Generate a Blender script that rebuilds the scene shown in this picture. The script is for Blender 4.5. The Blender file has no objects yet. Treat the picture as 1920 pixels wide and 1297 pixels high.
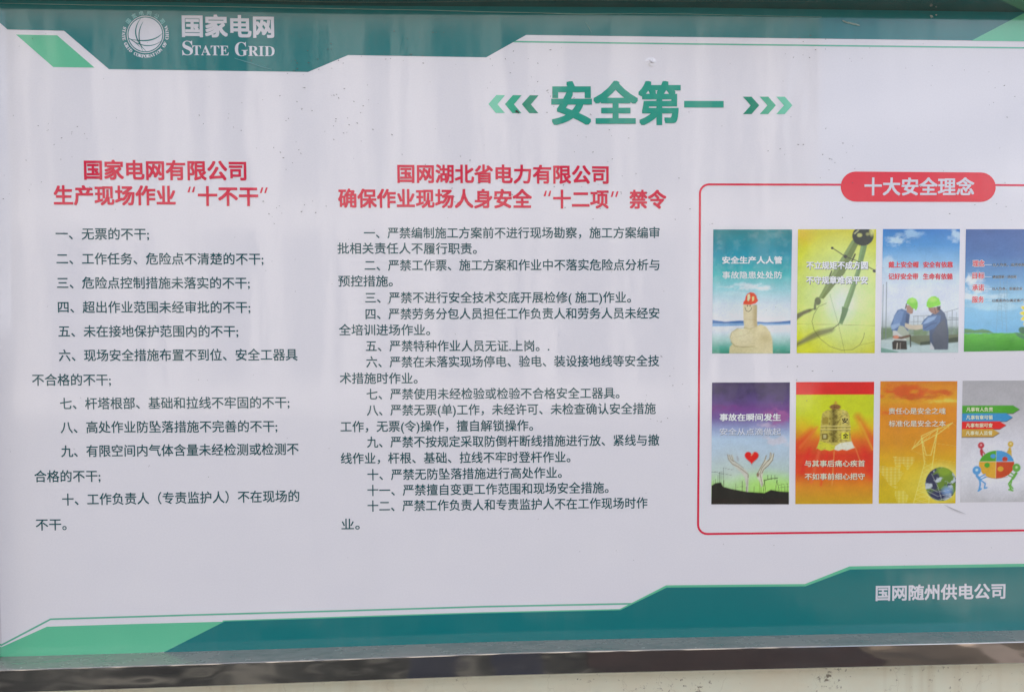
import bpy, math, random
import numpy as np

S = bpy.context.scene
COL = S.collection
R = math.radians
random.seed(7)
rng = np.random.RandomState(11)

# ------------------------------------------------------------------ camera
F_PX, D = 1400.0, 1.75                 # focal length (in pixels of the 1920 px photograph), distance to the board in metres
YAW, PITCH, ROLL = R(2.4), R(-1.85), R(-0.17)
CAM = np.array([0.0, -D, 1.65])
cam = bpy.data.cameras.new('camera')
cam.sensor_width = 36.0
cam.lens = F_PX / 1920.0 * 36.0
cam.clip_end = 500.0
cam.clip_start = 0.01
camo = bpy.data.objects.new('camera', cam)
COL.objects.link(camo)
fwd = np.array([math.sin(YAW) * math.cos(PITCH), math.cos(YAW) * math.cos(PITCH), math.sin(PITCH)])
rt = np.array([math.cos(YAW), -math.sin(YAW), 0.0])
up = np.cross(rt, fwd)
rt2 = rt * math.cos(ROLL) + up * math.sin(ROLL)
up2 = -rt * math.sin(ROLL) + up * math.cos(ROLL)
from mathutils import Matrix, Vector
M = Matrix(((rt2[0], up2[0], -fwd[0], CAM[0]), (rt2[1], up2[1], -fwd[1], CAM[1]), (rt2[2], up2[2], -fwd[2], CAM[2]), (0, 0, 0, 1)))
camo.matrix_world = M
S.camera = camo

# ------------------------------------------------------------------ daylight: clear sky, sun behind the wall, board in open shade
SUN_EL, SUN_AZ = R(50), R(12)          # azimuth measured from +Y (behind the wall) towards +X
w = bpy.data.worlds.new("World")
S.world = w
w.use_nodes = True
nt = w.node_tree
sky = nt.nodes.new('ShaderNodeTexSky')
sky.sky_type = 'NISHITA'
sky.sun_disc = False
sky.sun_elevation = SUN_EL
sky.sun_rotation = SUN_AZ
sky.air_density = 0.8
sky.dust_density = 6.0
sky.ozone_density = 0.4
# broken cloud over the whole dome
tc = nt.nodes.new('ShaderNodeTexCoord')
mp = nt.nodes.new('ShaderNodeMapping')
mp.inputs['Scale'].default_value = (1.0, 1.0, 2.4)
nz_ = nt.nodes.new('ShaderNodeTexNoise')
nz_.inputs['Scale'].default_value = 3.2
nz_.inputs['Detail'].default_value = 7.0
nz_.inputs['Roughness'].default_value = 0.55
rp = nt.nodes.new('ShaderNodeValToRGB')
rp.color_ramp.elements[0].position = 0.36
rp.color_ramp.elements[1].position = 0.62
mx = nt.nodes.new('ShaderNodeMix')
mx.data_type = 'RGBA'
nt.links.new(tc.outputs['Generated'], mp.inputs['Vector'])
nt.links.new(mp.outputs['Vector'], nz_.inputs['Vector'])
nt.links.new(nz_.outputs['Fac'], rp.inputs['Fac'])
nt.links.new(rp.outputs['Color'], mx.inputs[0])
nt.links.new(sky.outputs[0], mx.inputs[6])
mx.inputs[7].default_value = (6.2, 6.35, 6.9, 1)
nt.links.new(mx.outputs[2], nt.nodes['Background'].inputs[0])
nt.nodes['Background'].inputs[1].default_value = 0.12
sl = bpy.data.lights.new('sun', 'SUN')
sl.energy = 3.0
sl.angle = R(0.5)
sl.color = (1.0, 0.95, 0.88)
so = bpy.data.objects.new('sun', sl)
COL.objects.link(so)
sd = Vector((math.sin(SUN_AZ) * math.cos(SUN_EL), math.cos(SUN_AZ) * math.cos(SUN_EL), math.sin(SUN_EL)))
so.rotation_euler = sd.to_track_quat('Z', 'Y').to_euler()
S.view_settings.view_transform = 'Standard'
S.view_settings.look = 'None'
S.view_settings.exposure = 1.62
S.view_settings.gamma = 1.0


# ------------------------------------------------------------------ helpers
def lin(c):
    c = np.asarray(c, float) / 255.0
    return np.where(c <= 0.04045, c / 12.92, ((c + 0.055) / 1.055) ** 2.4)


def ink(r, g, b, k=1.12, sub=0.012):
    """base colour of a printed ink from its appearance on the board"""
    v = np.clip(lin((r, g, b)) * k - sub, 0.003, 0.85)
    return tuple(float(x) for x in v)


def plane_pt(px, py, y=0.0):
    """place of a measured point on the vertical plane at depth y: returns X, Z in metres"""
    px = np.asarray(px, float)
    py = np.asarray(py, float)
    a = (px - 960.0) / F_PX
    b = (648.5 - py) / F_PX
    dx = fwd[0] + rt2[0] * a + up2[0] * b
    dy = fwd[1] + rt2[1] * a + up2[1] * b
    dz = fwd[2] + rt2[2] * a + up2[2] * b
    t = (y - CAM[1]) / dy
    return CAM[0] + t * dx, CAM[2] + t * dz


def put(o, parent=None, kind=None, label=None, cat=None, group=None):
    COL.objects.link(o)
    if parent is not None:
        o.parent = parent
    if kind:
        o['kind'] = kind
    if label:
        o['label'] = label
    if cat:
        o['category'] = cat
    if group:
        o['group'] = group
    return o


def mesh_obj(name, verts, faces, mat, parent=None, smooth=False, **kw):
    me = bpy.data.meshes.new(name)
    me.from_pydata([tuple(map(float, v)) for v in verts], [], [tuple(f) for f in faces])
    me.update()
    if mat:
        me.materials.append(mat)
    if smooth:
        me.polygons.foreach_set('use_smooth', [True] * len(me.polygons))
    return put(bpy.data.objects.new(name, me), parent, **kw)


def box_geo(x0, x1, y0, y1, z0, z1):
    v = [(x, y, z) for x in (x0, x1) for y in (y0, y1) for z in (z0, z1)]
    f = [(0, 1, 3, 2), (4, 6, 7, 5), (0, 4, 5, 1), (2, 3, 7, 6), (0, 2, 6, 4), (1, 5, 7, 3)]
    return v, f


def box(name, x0, x1, y0, y1, z0, z1, mat, parent=None, bevel=0.0, **kw):
    v, f = box_geo(x0, x1, y0, y1, z0, z1)
    o = mesh_obj(name, v, f, mat, parent, **kw)
    if bevel:
        b = o.modifiers.new('bevel', 'BEVEL')
        b.width = bevel
        b.segments = 2
    return o


# ------------------------------------------------------------------ materials
class NT:
    def __init__(self, name):
        self.m = bpy.data.materials.new(name)
        self.m.use_nodes = True
        self.t = self.m.node_tree
        self.b = self.t.nodes['Principled BSDF']

    def n(self, kind, **kw):
        nd = self.t.nodes.new(kind)
        for k, v in kw.items():
            if k.startswith('i_'):
                nd.inputs[k[2:]].default_value = v
            else:
                setattr(nd, k, v)
        return nd

    def l(self, a, b):
        self.t.links.new(a, b)


def coords(T, scale):
    g = T.n('ShaderNodeNewGeometry')
    m = T.n('ShaderNodeMapping')
    m.inputs['Scale'].default_value = scale
    T.l(g.outputs['Position'], m.inputs['Vector'])
    return m.outputs['Vector']


def noise(T, scale, s=1.0, detail=3.0, rough=0.5):
    nd = T.n('ShaderNodeTexNoise')
    nd.inputs['Scale'].default_value = s
    nd.inputs['Detail'].default_value = detail
    nd.inputs['Roughness'].default_value = rough
    T.l(coords(T, scale), nd.inputs['Vector'])
    return nd.outputs['Fac']


def ramp(T, fac, stops):
    r = T.n('ShaderNodeValToRGB')
    el = r.color_ramp.elements
    while len(el) < len(stops):
        el.new(0.5)
    for e, (p, c) in zip(el, stops):
        e.position = p
        e.color = tuple(c) + (1,) if len(c) == 3 else c
    T.l(fac, r.inputs['Fac'])
    return r.outputs['Color']


def mixc(T, fac, a, b, mode='MIX'):
    m = T.n('ShaderNodeMix', data_type='RGBA', blend_type=mode)
    ins = [i for i in m.inputs if i.type == 'RGBA']
    for s, v in ((m.inputs[0], fac), (ins[0], a), (ins[1], b)):
        if isinstance(v, (int, float)):
            s.default_value = v
        elif isinstance(v, tuple):
            s.default_value = v if len(v) == 4 else v + (1,)
        else:
            T.l(v, s)
    return [o for o in m.outputs if o.type == 'RGBA'][0]


def math_(T, op, a, b=0.0):
    m = T.n('ShaderNodeMath', operation=op)
    for i, v in ((0, a), (1, b)):
        if isinstance(v, (int, float)):
            m.inputs[i].default_value = v
        else:
            T.l(v, m.inputs[i])
    return m.outputs[0]


def print_material(name, color=None):
    """glossy laminated vinyl print: weathered, faintly wavy, with a fine orange-peel skin"""
    T = NT(name)
    if color is None:
        a = T.n('ShaderNodeAttribute')
        a.attribute_name = 'artwork'
        c = a.outputs['Color']
    else:
        rgb = T.n('ShaderNodeRGB')
        rgb.outputs[0].default_value = tuple(color) + (1,)
        c = rgb.outputs[0]
    # faint dust film: broad cloudy patches and drips
    film = math_(T, 'MULTIPLY', noise(T, (3.0, 1.0, 1.2), 1.0, 4.0), noise(T, (22.0, 1.0, 1.6), 1.0, 3.0))
    film = ramp(T, film, [(0.27, (0, 0, 0)), (0.5, (0.03, 0.03, 0.03))])
    c = mixc(T, film, c, (0.52, 0.50, 0.46))
    # fine printing mottle
    mot = ramp(T, noise(T, (260, 1, 260), 1.0, 2.0), [(0.3, (0.965, 0.965, 0.968)), (0.7, (1.0, 1.0, 1.0))])
    c = mixc(T, 1.0, c, mot, 'MULTIPLY')
    T.l(c, T.b.inputs['Base Color'])
    T.b.inputs['IOR'].default_value = 1.5
    T.b.inputs['Coat Weight'].default_value = 0.85
    T.b.inputs['Coat Roughness'].default_value = 0.085
    T.b.inputs['Coat IOR'].default_value = 1.5
    T.l(ramp(T, noise(T, (5, 1, 3), 1.0, 4.0), [(0.3, (0.07,) * 3), (0.7, (0.17,) * 3)]), T.b.inputs['Roughness'])
    h1 = noise(T, (7.0, 1.0, 1.3), 1.0, 2.0)
    h2 = noise(T, (170.0, 1.0, 170.0), 1.0, 1.0)
    h3 = noise(T, (26.0, 1.0, 9.0), 1.0, 2.0)
    h = math_(T, 'ADD', math_(T, 'MULTIPLY', h1, 0.0022), math_(T, 'ADD', math_(T, 'MULTIPLY', h2, 0.000022), math_(T, 'MULTIPLY', h3, 0.00022)))
    bp = T.n('ShaderNodeBump')
    bp.inputs['Strength'].default_value = 1.0
    bp.inputs['Distance'].default_value = 1.0
    T.l(h, bp.inputs['Height'])
    T.l(bp.outputs['Normal'], T.b.inputs['Normal'])
    T.l(bp.outputs['Normal'], T.b.inputs['Coat Normal'])
    return T.m


PM = {}


def pm(name, rgb, **kw):
    if name not in PM:
        PM[name] = print_material('print_' + name, ink(*rgb, **kw))
    return PM[name]


WHITE = pm('white', (219, 216, 221))
TEAL = pm('teal', (2, 119, 121), sub=0.028)
LGREEN = pm('light_green', (98, 186, 148))
LINEG = pm('line_green', (104, 178, 152))
RED = pm('red', (210, 40, 76), sub=0.03)
BOXRED = pm('box_red', (214, 30, 76), sub=0.03)
PILL = pm('pill_red', (224, 48, 56), sub=0.03)
TEXT = pm('text_green', (8, 90, 97), sub=0.03)
TITLE = pm('title_green', (30, 150, 130), sub=0.02)
CHEV = [pm('chevron_light', (112, 196, 166)), pm('chevron_mid', (62, 168, 136)), pm('chevron_dark', (38, 138, 112))]
LOGOW = pm('logo_white', (208, 208, 216))
ART = print_material('print_artwork')
PWHITE = pm('slogan_white', (226, 227, 228))
PGREY = pm('slogan_shadow', (70, 84, 92))
PRED = pm('slogan_red', (214, 50, 62))
PDARK = pm('slogan_dark', (52, 60, 74))


def steel(name, dust, wave=0.0007):
    T = NT(name)
    d = math_(T, 'MULTIPLY', noise(T, (9, 22, 22), 1.0, 6.0, 0.6), noise(T, (2.2, 1, 1), 1.0, 2.0))
    d = ramp(T, d, [(0.18, (dust * 0.35,) * 3), (0.42, (min(1, dust),) * 3)])
    c = mixc(T, d, (0.44, 0.42, 0.40), (0.26, 0.25, 0.23))
    T.l(c, T.b.inputs['Base Color'])
    T.l(math_(T, 'SUBTRACT', 1.0, math_(T, 'MULTIPLY', d, 0.85)), T.b.inputs['Metallic'])
    T.l(math_(T, 'ADD', math_(T, 'MULTIPLY', d, 0.35), 0.06), T.b.inputs['Roughness'])
    bp = T.n('ShaderNodeBump')
    bp.inputs['Strength'].default_value = 1.0
    bp.inputs['Distance'].default_value = 1.0
    h = math_(T, 'ADD', math_(T, 'MULTIPLY', noise(T, (7, 5, 15), 1.0, 1.0), wave), math_(T, 'MULTIPLY', noise(T, (30, 120, 120), 1.0, 2.0), 0.000008))
    T.l(h, bp.inputs['Height'])
    T.l(bp.outputs['Normal'], T.b.inputs['Normal'])
    return T.m


STEEL = steel('polished_steel', 0.05, 0.0034)
STEEL_SIDE = steel('brightened_side_steel', 0.02, 0.0001)  # lighter copy of the steel, colour raised to brighten the sheet's left edge
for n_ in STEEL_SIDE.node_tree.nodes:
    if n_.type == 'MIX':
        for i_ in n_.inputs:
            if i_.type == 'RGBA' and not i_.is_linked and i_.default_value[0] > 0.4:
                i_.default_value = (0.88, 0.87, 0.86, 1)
STEEL_DUSTY = steel('dusty_steel', 1.0, 0.00008)
STEEL_FLAT = steel('inner_steel', 0.25, 0.0001)


def simple(name, color, rough=0.6, metal=0.0, var=0.0, vs=4.0):
    T = NT(name)
    if var:
        a = tuple(x * (1 - var) for x in color)
        b = tuple(min(1, x * (1 + var)) for x in color)
        T.l(ramp(T, noise(T, (vs, vs, vs), 1.0, 6.0, 0.6), [(0.3, a), (0.7, b)]), T.b.inputs['Base Color'])
    else:
        T.b.inputs['Base Color'].default_value = tuple(color) + (1,)
    T.b.inputs['Roughness'].default_value = rough
    T.b.inputs['Metallic'].default_value = metal
    return T.m


def wall_material():
    T = NT('cream_wall_paint')
    base = ramp(T, noise(T, (2.5, 2.5, 4.0), 1.0, 6.0, 0.6), [(0.3, ink(232, 216, 192)), (0.55, ink(237, 226, 206)), (0.75, ink(240, 220, 192))])
    big = noise(T, (5, 5, 7), 1.0, 3.0)
    fine = noise(T, (85, 85, 95), 1.0, 5.0, 0.62)
    mask = ramp(T, math_(T, 'ADD', math_(T, 'MULTIPLY', big, 0.42), math_(T, 'MULTIPLY', fine, 0.62)), [(0.635, (0, 0, 0)), (0.70, (0.75, 0.75, 0.75))])
    c = mixc(T, mask, base, ink(92, 72, 54))
    # hairline cracks and faint brown runs below the rail
    vo = T.n('ShaderNodeTexVoronoi', feature='DISTANCE_TO_EDGE')
    vo.inputs['Scale'].default_value = 1.0
    wv = T.n('ShaderNodeVectorMath', operation='ADD')
    nn_ = T.n('ShaderNodeTexNoise')
    nn_.inputs['Scale'].default_value = 14.0
    nn_.inputs['Detail'].default_value = 4.0
    T.l(coords(T, (1, 1, 1)), nn_.inputs['Vector'])
    T.l(nn_.outputs['Color'], wv.inputs[0])
    T.l(coords(T, (5.5, 5.5, 3.0)), wv.inputs[1])
    T.l(wv.outputs[0], vo.inputs['Vector'])
    crack = ramp(T, vo.outputs['Distance'], [(0.0, (0.16, 0.16, 0.16)), (0.010, (0, 0, 0))])
    c = mixc(T, crack, c, ink(120, 100, 78))
    run = ramp(T, math_(T, 'MULTIPLY', noise(T, (24, 1, 1.2), 1.0, 3.0), noise(T, (3, 1, 2), 1.0, 2.0)), [(0.27, (0, 0, 0)), (0.42, (0.35, 0.35, 0.35))])
    c = mixc(T, run, c, ink(176, 150, 112))
    T.l(c, T.b.inputs['Base Color'])
    T.b.inputs['Roughness'].default_value = 0.75
    bp = T.n('ShaderNodeBump')
    bp.inputs['Strength'].default_value = 0.6
    bp.inputs['Distance'].default_value = 0.003
    T.l(noise(T, (30, 30, 30), 1.0, 6.0), bp.inputs['Height'])
    T.l(bp.outputs['Normal'], T.b.inputs['Normal'])
    return T.m


# ------------------------------------------------------------------ the setting
XL, XR = -3.2, 5.6
wall_m = wall_material()
box('wall', XL, XR, 0.030, 0.27, -0.02, 2.9, wall_m, kind='structure')


def ground_material():
    T = NT('stone_paving')
    c = ramp(T, noise(T, (3, 3, 3), 1.0, 8.0, 0.65), [(0.38, (0.006, 0.006, 0.005)), (0.5, (0.035, 0.037, 0.030)), (0.60, (0.17, 0.16, 0.13))])
    T.l(c, T.b.inputs['Base Color'])
    T.b.inputs['Roughness'].default_value = 0.8
    return T.m


gm = ground_material()
mesh_obj('ground', [(-60, -80, 0), (60, -80, 0), (60, 20, 0), (-60, 20, 0)], [(0, 1, 2, 3)], gm, kind='structure')

# paving and leg stand-ins near the wall: seen as reflections in the steel rail
for x0, x1, y0, y1, c, nm in ((0.55, 1.85, -2.9, -1.2, (0.022, 0.008, 0.006), 'brown_paving'), (1.86, 2.6, -2.9, -1.2, (0.10, 0.075, 0.05), 'brown_paving'), (2.61, 4.6, -2.9, -1.0, (0.30, 0.24, 0.19), 'pink_paving'),
                              (-0.34, -0.10, -2.6, -1.3, (0.012, 0.016, 0.03), 'leg_standin_slab'), (0.06, 0.26, -2.6, -1.3, (0.010, 0.014, 0.03), 'leg_standin_slab')):  # dark slabs added to reflect in the rail like a standing person's legs
    v_, f_ = box_geo(x0, x1, y0, y1, -0.02, 0.006)
    mesh_obj(nm, v_, f_, simple(nm, c, 0.7, var=0.5, vs=2.2), kind='structure')

# ------------------------------------------------------------------ notice board
board = bpy.data.objects.new('notice_board', None)
put(board, label='large white and teal safety notice board in a polished steel frame on the cream wall', cat='notice board')
board.empty_display_size = 0.1

# seam between sheet and frame, as measured
TOPX = np.array([-40, 0, 320, 640, 1280, 1920, 2260.0])
TOPY = np.array([1.5, 2, 6, 13, 16, 25, 30.0])
BOTX = np.array([-40, 0, 480, 960, 1440, 1920, 2260.0])
BOTY = np.array([1230, 1229, 1216, 1200.5, 1190, 1180, 1172.5])
FRX = BOTX
FTY = np.array([1257.5, 1256, 1241, 1223.5, 1213, 1202.3, 1194])
FBY = np.array([1302, 1300, 1283.5, 1266, 1255, 1243.5, 1235])
DEP = 0.06
DL = [0.0]


def smooth_interp(x, xs, ys):
    """gently rounded interpolation"""
    k = np.linspace(-90, 90, 9)
    return sum(np.interp(np.asarray(x, float) + d, xs, ys) for d in k) / len(k)


xs = np.linspace(-40, 2230, 60)
tX, tZ = plane_pt(xs, smooth_interp(xs, TOPX, TOPY))
bX, bZ = plane_pt(xs, smooth_interp(xs, BOTX, BOTY))
xl = plane_pt(-12, 620)[0]
xr = plane_pt(2225, 620)[0]
bxs = np.linspace(xl, xr, 60)
btop = np.interp(bxs, tX, tZ)
bbot = np.interp(bxs, bX, bZ)
lean = 0.0


def sheet_edge_left(z):
    a = plane_pt(-24, 0)
    b = plane_pt(3, 1225)
    return np.interp(z, [b[1], a[1]], [b[0], a[0]])


v, f = [], []
n = len(bxs)
for i, x in enumerate(bxs):
    zt, zb = btop[i] + 0.004, bbot[i] - 0.004
    v += [(x, 0, zt), (x, 0, zb), (x, 0.024, zt), (x, 0.024, zb)]
for i in range(n - 1):
    a, b = 4 * i, 4 * (i + 1)
    f += [(a, a + 1, b + 1, b), (a + 2, b + 2, b + 3, a + 3), (a, b, b + 2, a + 2), (a + 1, a + 3, b + 3, b + 1)]
f += [(0, 2, 3, 1), (4 * n - 4, 4 * n - 3, 4 * n - 1, 4 * n - 2)]
sheet = mesh_obj('printed_sheet', v, f, WHITE, board)


def rail(name, X, Z0, Zf, Zo, mat_in, mat_front, sign):
    """box rail: inner reveal from the seam (y=0) out to the front lip, then the front face, then back to the wall"""
    b = 0.0022
    v, f = [], []
    for x, z0, zf, zo in zip(X, Z0, Zf, Zo):
        s = sign
        v += [(x, 0.024, z0), (x, -DEP + b, zf), (x, -DEP + b * 0.3, zf + s * b * 0.3), (x, -DEP, zf + s * b), (x, -DEP, zo - s * b), (x, -DEP + b, zo), (x, 0.028, zo)]
    k = 7
    for i in range(len(X) - 1):
        for j in range(k - 1):
            a = i * k + j
            q = (a, a + k, a + k + 1, a + 1)
            f.append(q if sign < 0 else q[::-1])
    f.append(tuple(range(k)) if sign < 0 else tuple(range(k))[::-1])
    e = (len(X) - 1) * k
    f.append(tuple(e + j for j in range(k))[::-1] if sign < 0 else tuple(e + j for j in range(k)))
    o = mesh_obj(name, v, f, mat_front, board)
    o.data.materials.append(mat_in)
    for i in range(len(X) - 1):
        o.data.polygons[i * (k - 1)].material_index = 1
    return o


fx, fz = plane_pt(xs, smooth_interp(xs, FRX, FTY), -DEP)
ox, oz = plane_pt(xs, smooth_interp(xs, FRX, FBY), -DEP)
rz0 = np.interp(bxs, bX, bZ)
rzf = np.interp(bxs, fx, fz)
rzo = np.interp(bxs, ox, oz)
rail('bottom_rail', bxs, rz0, rzf, rzo, STEEL_DUSTY, STEEL, -1)
rail('top_rail', bxs, btop, btop + 0.006, btop + 0.056, STEEL_FLAT, STEEL, 1)
zb0, zt0 = float(bbot[0]), float(btop[0])
# left rail leans like the seam that the photograph shows
el_b, el_t = float(sheet_edge_left(zb0)), float(sheet_edge_left(zt0))
W = 0.05
lv = [(el_b, 0.026, zb0), (el_b, -DEP - 0.001, zb0), (el_b - W, -DEP - 0.001, zb0), (el_b - W, 0.028, zb0),
      (el_t, 0.026, zt0), (el_t, -DEP - 0.001, zt0), (el_t - W, -DEP - 0.001, zt0), (el_t - W, 0.028, zt0)]
lf = [(0, 1, 5, 4), (1, 2, 6, 5), (2, 3, 7, 6), (3, 0, 4, 7), (0, 3, 2, 1), (4, 5, 6, 7)]
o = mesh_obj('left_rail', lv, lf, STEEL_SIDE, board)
zb1, zt1 = float(bbot[-1]), float(btop[-1])
v_, f_ = box_geo(xr, xr + W, -DEP - 0.001, 0.028, zb1 - 0.05, zt1 + 0.05)
mesh_obj('right_rail', v_, f_, STEEL, board)

# ------------------------------------------------------------------ flat print on the sheet
LAYER = 0.00025


def poly_print(name, pts, mat, layer, parent=None, sub=0, **kw):
    """filled outline (may be concave) printed on the sheet; pts in measured pixels"""
    from mathutils.geometry import tessellate_polygon
    X, Z = plane_pt([p[0] for p in pts], [p[1] for p in pts])
    co = [Vector((float(a), 0, float(b))) for a, b in zip(X, Z)]
    tri = tessellate_polygon([co])
    y = -LAYER * layer
    ff = []
    for t in tri:
        a, b, c = (co[i] for i in t)
        nrm = (b - a).cross(c - a)
        ff.append(t if nrm.y < 0 else (t[0], t[2], t[1]))
    return mesh_obj(name, [(c.x, y, c.z) for c in co], ff, mat, parent or board, **kw)


def stroke_print(name, pts, width, mat, layer, parent=None, closed=False, **kw):
    P = np.array(pts, float)
    n = len(P)
    L, Rr = [], []
    for i in range(n):
        if closed:
            a, b = P[i - 1], P[(i + 1) % n]
        else:
            a, b = P[max(i - 1, 0)], P[min(i + 1, n - 1)]
        if 0 < i < n - 1 or closed:
            d1 = P[i] - a
            d2 = b - P[i]
            d1 /= np.linalg.norm(d1) + 1e-9
            d2 /= np.linalg.norm(d2) + 1e-9
            t = d1 + d2
            t /= np.linalg.norm(t) + 1e-9
            k = 1.0 / max(0.5, float(np.dot(t, d1)))
        else:
            t = b - a
            t /= np.linalg.norm(t) + 1e-9
            k = 1.0
        wd = width[i] if hasattr(width, '__len__') else width
        nn = np.array([-t[1], t[0]]) * wd * 0.5 * k
        L.append(P[i] + nn)
        Rr.append(P[i] - nn)
    A = np.array(L + Rr)
    X, Z = plane_pt(A[:, 0], A[:, 1])
    y = -LAYER * layer
    v = [(a, y, b) for a, b in zip(X, Z)]
    f = []
    for i in range(n if closed else n - 1):
        j = (i + 1) % n
        f.append((i, j, n + j, n + i))
    return mesh_obj(name, v, f, mat, parent or board, **kw)


def vlean(x):
    return 0.024 - 2.3e-5 * (x - 110)


_cache = {}


def glyph_mesh(text):
    if text in _cache:
        return _cache[text]
    c = bpy.data.curves.new('tmp_text', 'FONT')
    c.body = text
    c.size = 1.0
    c.resolution_u = 3
    o = bpy.data.objects.new('tmp_text', c)
    COL.objects.link(o)
    dg = bpy.context.evaluated_depsgraph_get()
    me = bpy.data.meshes.new_from_object(o.evaluated_get(dg))
    V = np.empty(len(me.vertices) * 3)
    me.vertices.foreach_get('co', V)
    V = V.reshape(-1, 3)[:, :2].copy()
    Fs = [tuple(p.vertices) for p in me.polygons]
    bpy.data.objects.remove(o)
    bpy.data.curves.remove(c)
    bpy.data.meshes.remove(me)
    _cache[text] = (V, Fs)
    return V, Fs


def text_print(name, text, x0, x1, yl, yr, em, mat, layer=2, bold=0.0, parent=None, ink_y=None, shift=(0, 0), fit=True, **kw):
    """x0,x1: left and right ends of the ink; yl,yr: height of the line's middle at both ends; em: character height"""
    V, Fs = glyph_mesh(text)
    lo, hi = V[:, 0].min(), V[:, 0].max()
    u = (V[:, 0] - lo) / (hi - lo)
    if ink_y is None:
        vv = V[:, 1] - 0.36                     # middle of the em box of the CJK glyphs
    else:
        a, b = V[:, 1].min(), V[:, 1].max()
        vv = (V[:, 1] - (a + b) / 2) / (b - a)
    sx = (x1 - x0)
    r = bold * em
    x0b, x1b = x0 + r, x1 - r
    if not bold:
        offs = [(0, 0)]
    elif em < 25:
        offs = [(-r, -r), (r, -r), (-r, r), (r, r)]
    else:
        st = (-1, 0, 1) if em < 60 else (-1, -0.5, 0, 0.5, 1)
        offs = [(a_ * r, b_ * r) for a_ in st for b_ in st]
    verts, faces = [], []
    for k, (ox_, oy_) in enumerate(offs):
        px = x0b + u * (x1b - x0b) + ox_ + shift[0]
        dy = vv * em + oy_
        py = yl + (yr - yl) * u - dy + shift[1]
        px = px - dy * vlean(px)
        X, Z = plane_pt(px, py)
        y = -LAYER * layer - 0.00002 * k
        base = len(verts)
        verts += [(a, y, b) for a, b in zip(X, Z)]
        faces += [tuple(base + i for i in f) for f in Fs]
    return mesh_obj(name, verts, faces, mat, parent or board, **kw)


# --- bands and lines of the header and footer
poly_print('header_band', [(-34, -3), (640, 7), (1280, 12), (2222, 24), (2222, 80), (1820, 76.5), (1280, 69.8), (986.7, 66), (911.7, 108), (652.7, 103.8),
                           (577.7, 135.4), (204.3, 130.2), (120, 58.2), (14, 55.8), (-6, 38), (-20, 26)], TEAL, 1)
poly_print('corner_triangle', [(1821, 77), (1930, 20), (2222, 23), (2222, 82)], LGREEN, 2)
poly_print('green_parallelogram', [(30, 65.3), (107.3, 66.8), (177.4, 127.4), (100, 126.3)], LGREEN, 1)
stroke_print('green_line', [(963, 78.6), (1280, 82.8), (1920, 90.4), (2220, 94)], 3.0, LINEG, 0.5)
stroke_print('green_line', [(0, 1210), (95, 1160), (360, 1152.2), (640, 1144.5), (910, 1136.4), (1186, 1131)], 3.2, LINEG, 1)
poly_print('footer_corner', [(-8, 1218), (0, 1213.5), (88, 1174), (250, 1169), (424, 1164.5), (424, 1213), (310, 1221), (250, 1226), (-8, 1233)], LGREEN, 1)
foot = [(421.7, 1164), (640, 1157.3), (900, 1149), (1163, 1143), (1250, 1100.6), (1510, 1098.4), (1594, 1066.8), (1920, 1061.8), (2222, 1057)]
edge = [(418, 1162.3), (640, 1155), (900, 1147), (1162, 1140.8), (1249, 1096.4), (1509, 1094), (1593, 1061), (1920, 1056), (2222, 1051)]
bot = [(2222, 1178), (1920, 1184), (1440, 1193), (960, 1204), (480, 1220), (310, 1224)]
poly_print('footer_edge_line', edge + [(2222, 1075), (1600, 1085), (1500, 1110), (1250, 1115), (1170, 1152), (640, 1166), (415, 1170)], LGREEN, 1.6)
poly_print('footer_band', foot + bot + [(305, 1223)], TEAL, 2.4)

# --- header logo
logo = bpy.data.objects.new('company_logo', None)
put(logo, board)
CX, CY = 272.8, 65.3


def circ(r, a0=0, a1=360, n=64, cx=CX, cy=CY):
    return [(cx + r * math.cos(R(a0 + (a1 - a0) * i / n)), cy + r * math.sin(R(a0 + (a1 - a0) * i / n))) for i in range(n + (a1 - a0 < 360))]


stroke_print('logo_ring', circ(34.2), 1.3, LOGOW, 2, logo, closed=True)
poly_print('logo_disc', circ(31.6), LOGOW, 2, logo)


def zp(X, Y):
    return (220 + X / 6.0, 10 + Y / 6.0)


def bez(p0, p1, p2, n=14):
    return [tuple((1 - t) ** 2 * np.array(p0) + 2 * t * (1 - t) * np.array(p1) + t * t * np.array(p2)) for t in np.linspace(0, 1, n)]


def taper(n, a, b):
    return [a + (b - a) * math.sin(math.pi * i / (n - 1)) for i in range(n)]


arcs = [((268, 148), (120, 330), (332, 528), 2.4), ((292, 190), (200, 330), (290, 520), 2.0),
        ((508, 318), (400, 440), (150, 385), 2.6), ((488, 412), (330, 520), (130, 375), 1.8),
        ((132, 372), (210, 420), (252, 470), 1.4)]
for p0, p1, p2, wd in arcs:
    c = bez(zp(*p0), zp(*p1), zp(*p2))
    stroke_print('logo_curve', c, taper(len(c), 0.5, wd), TEAL, 3, logo)


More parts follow.
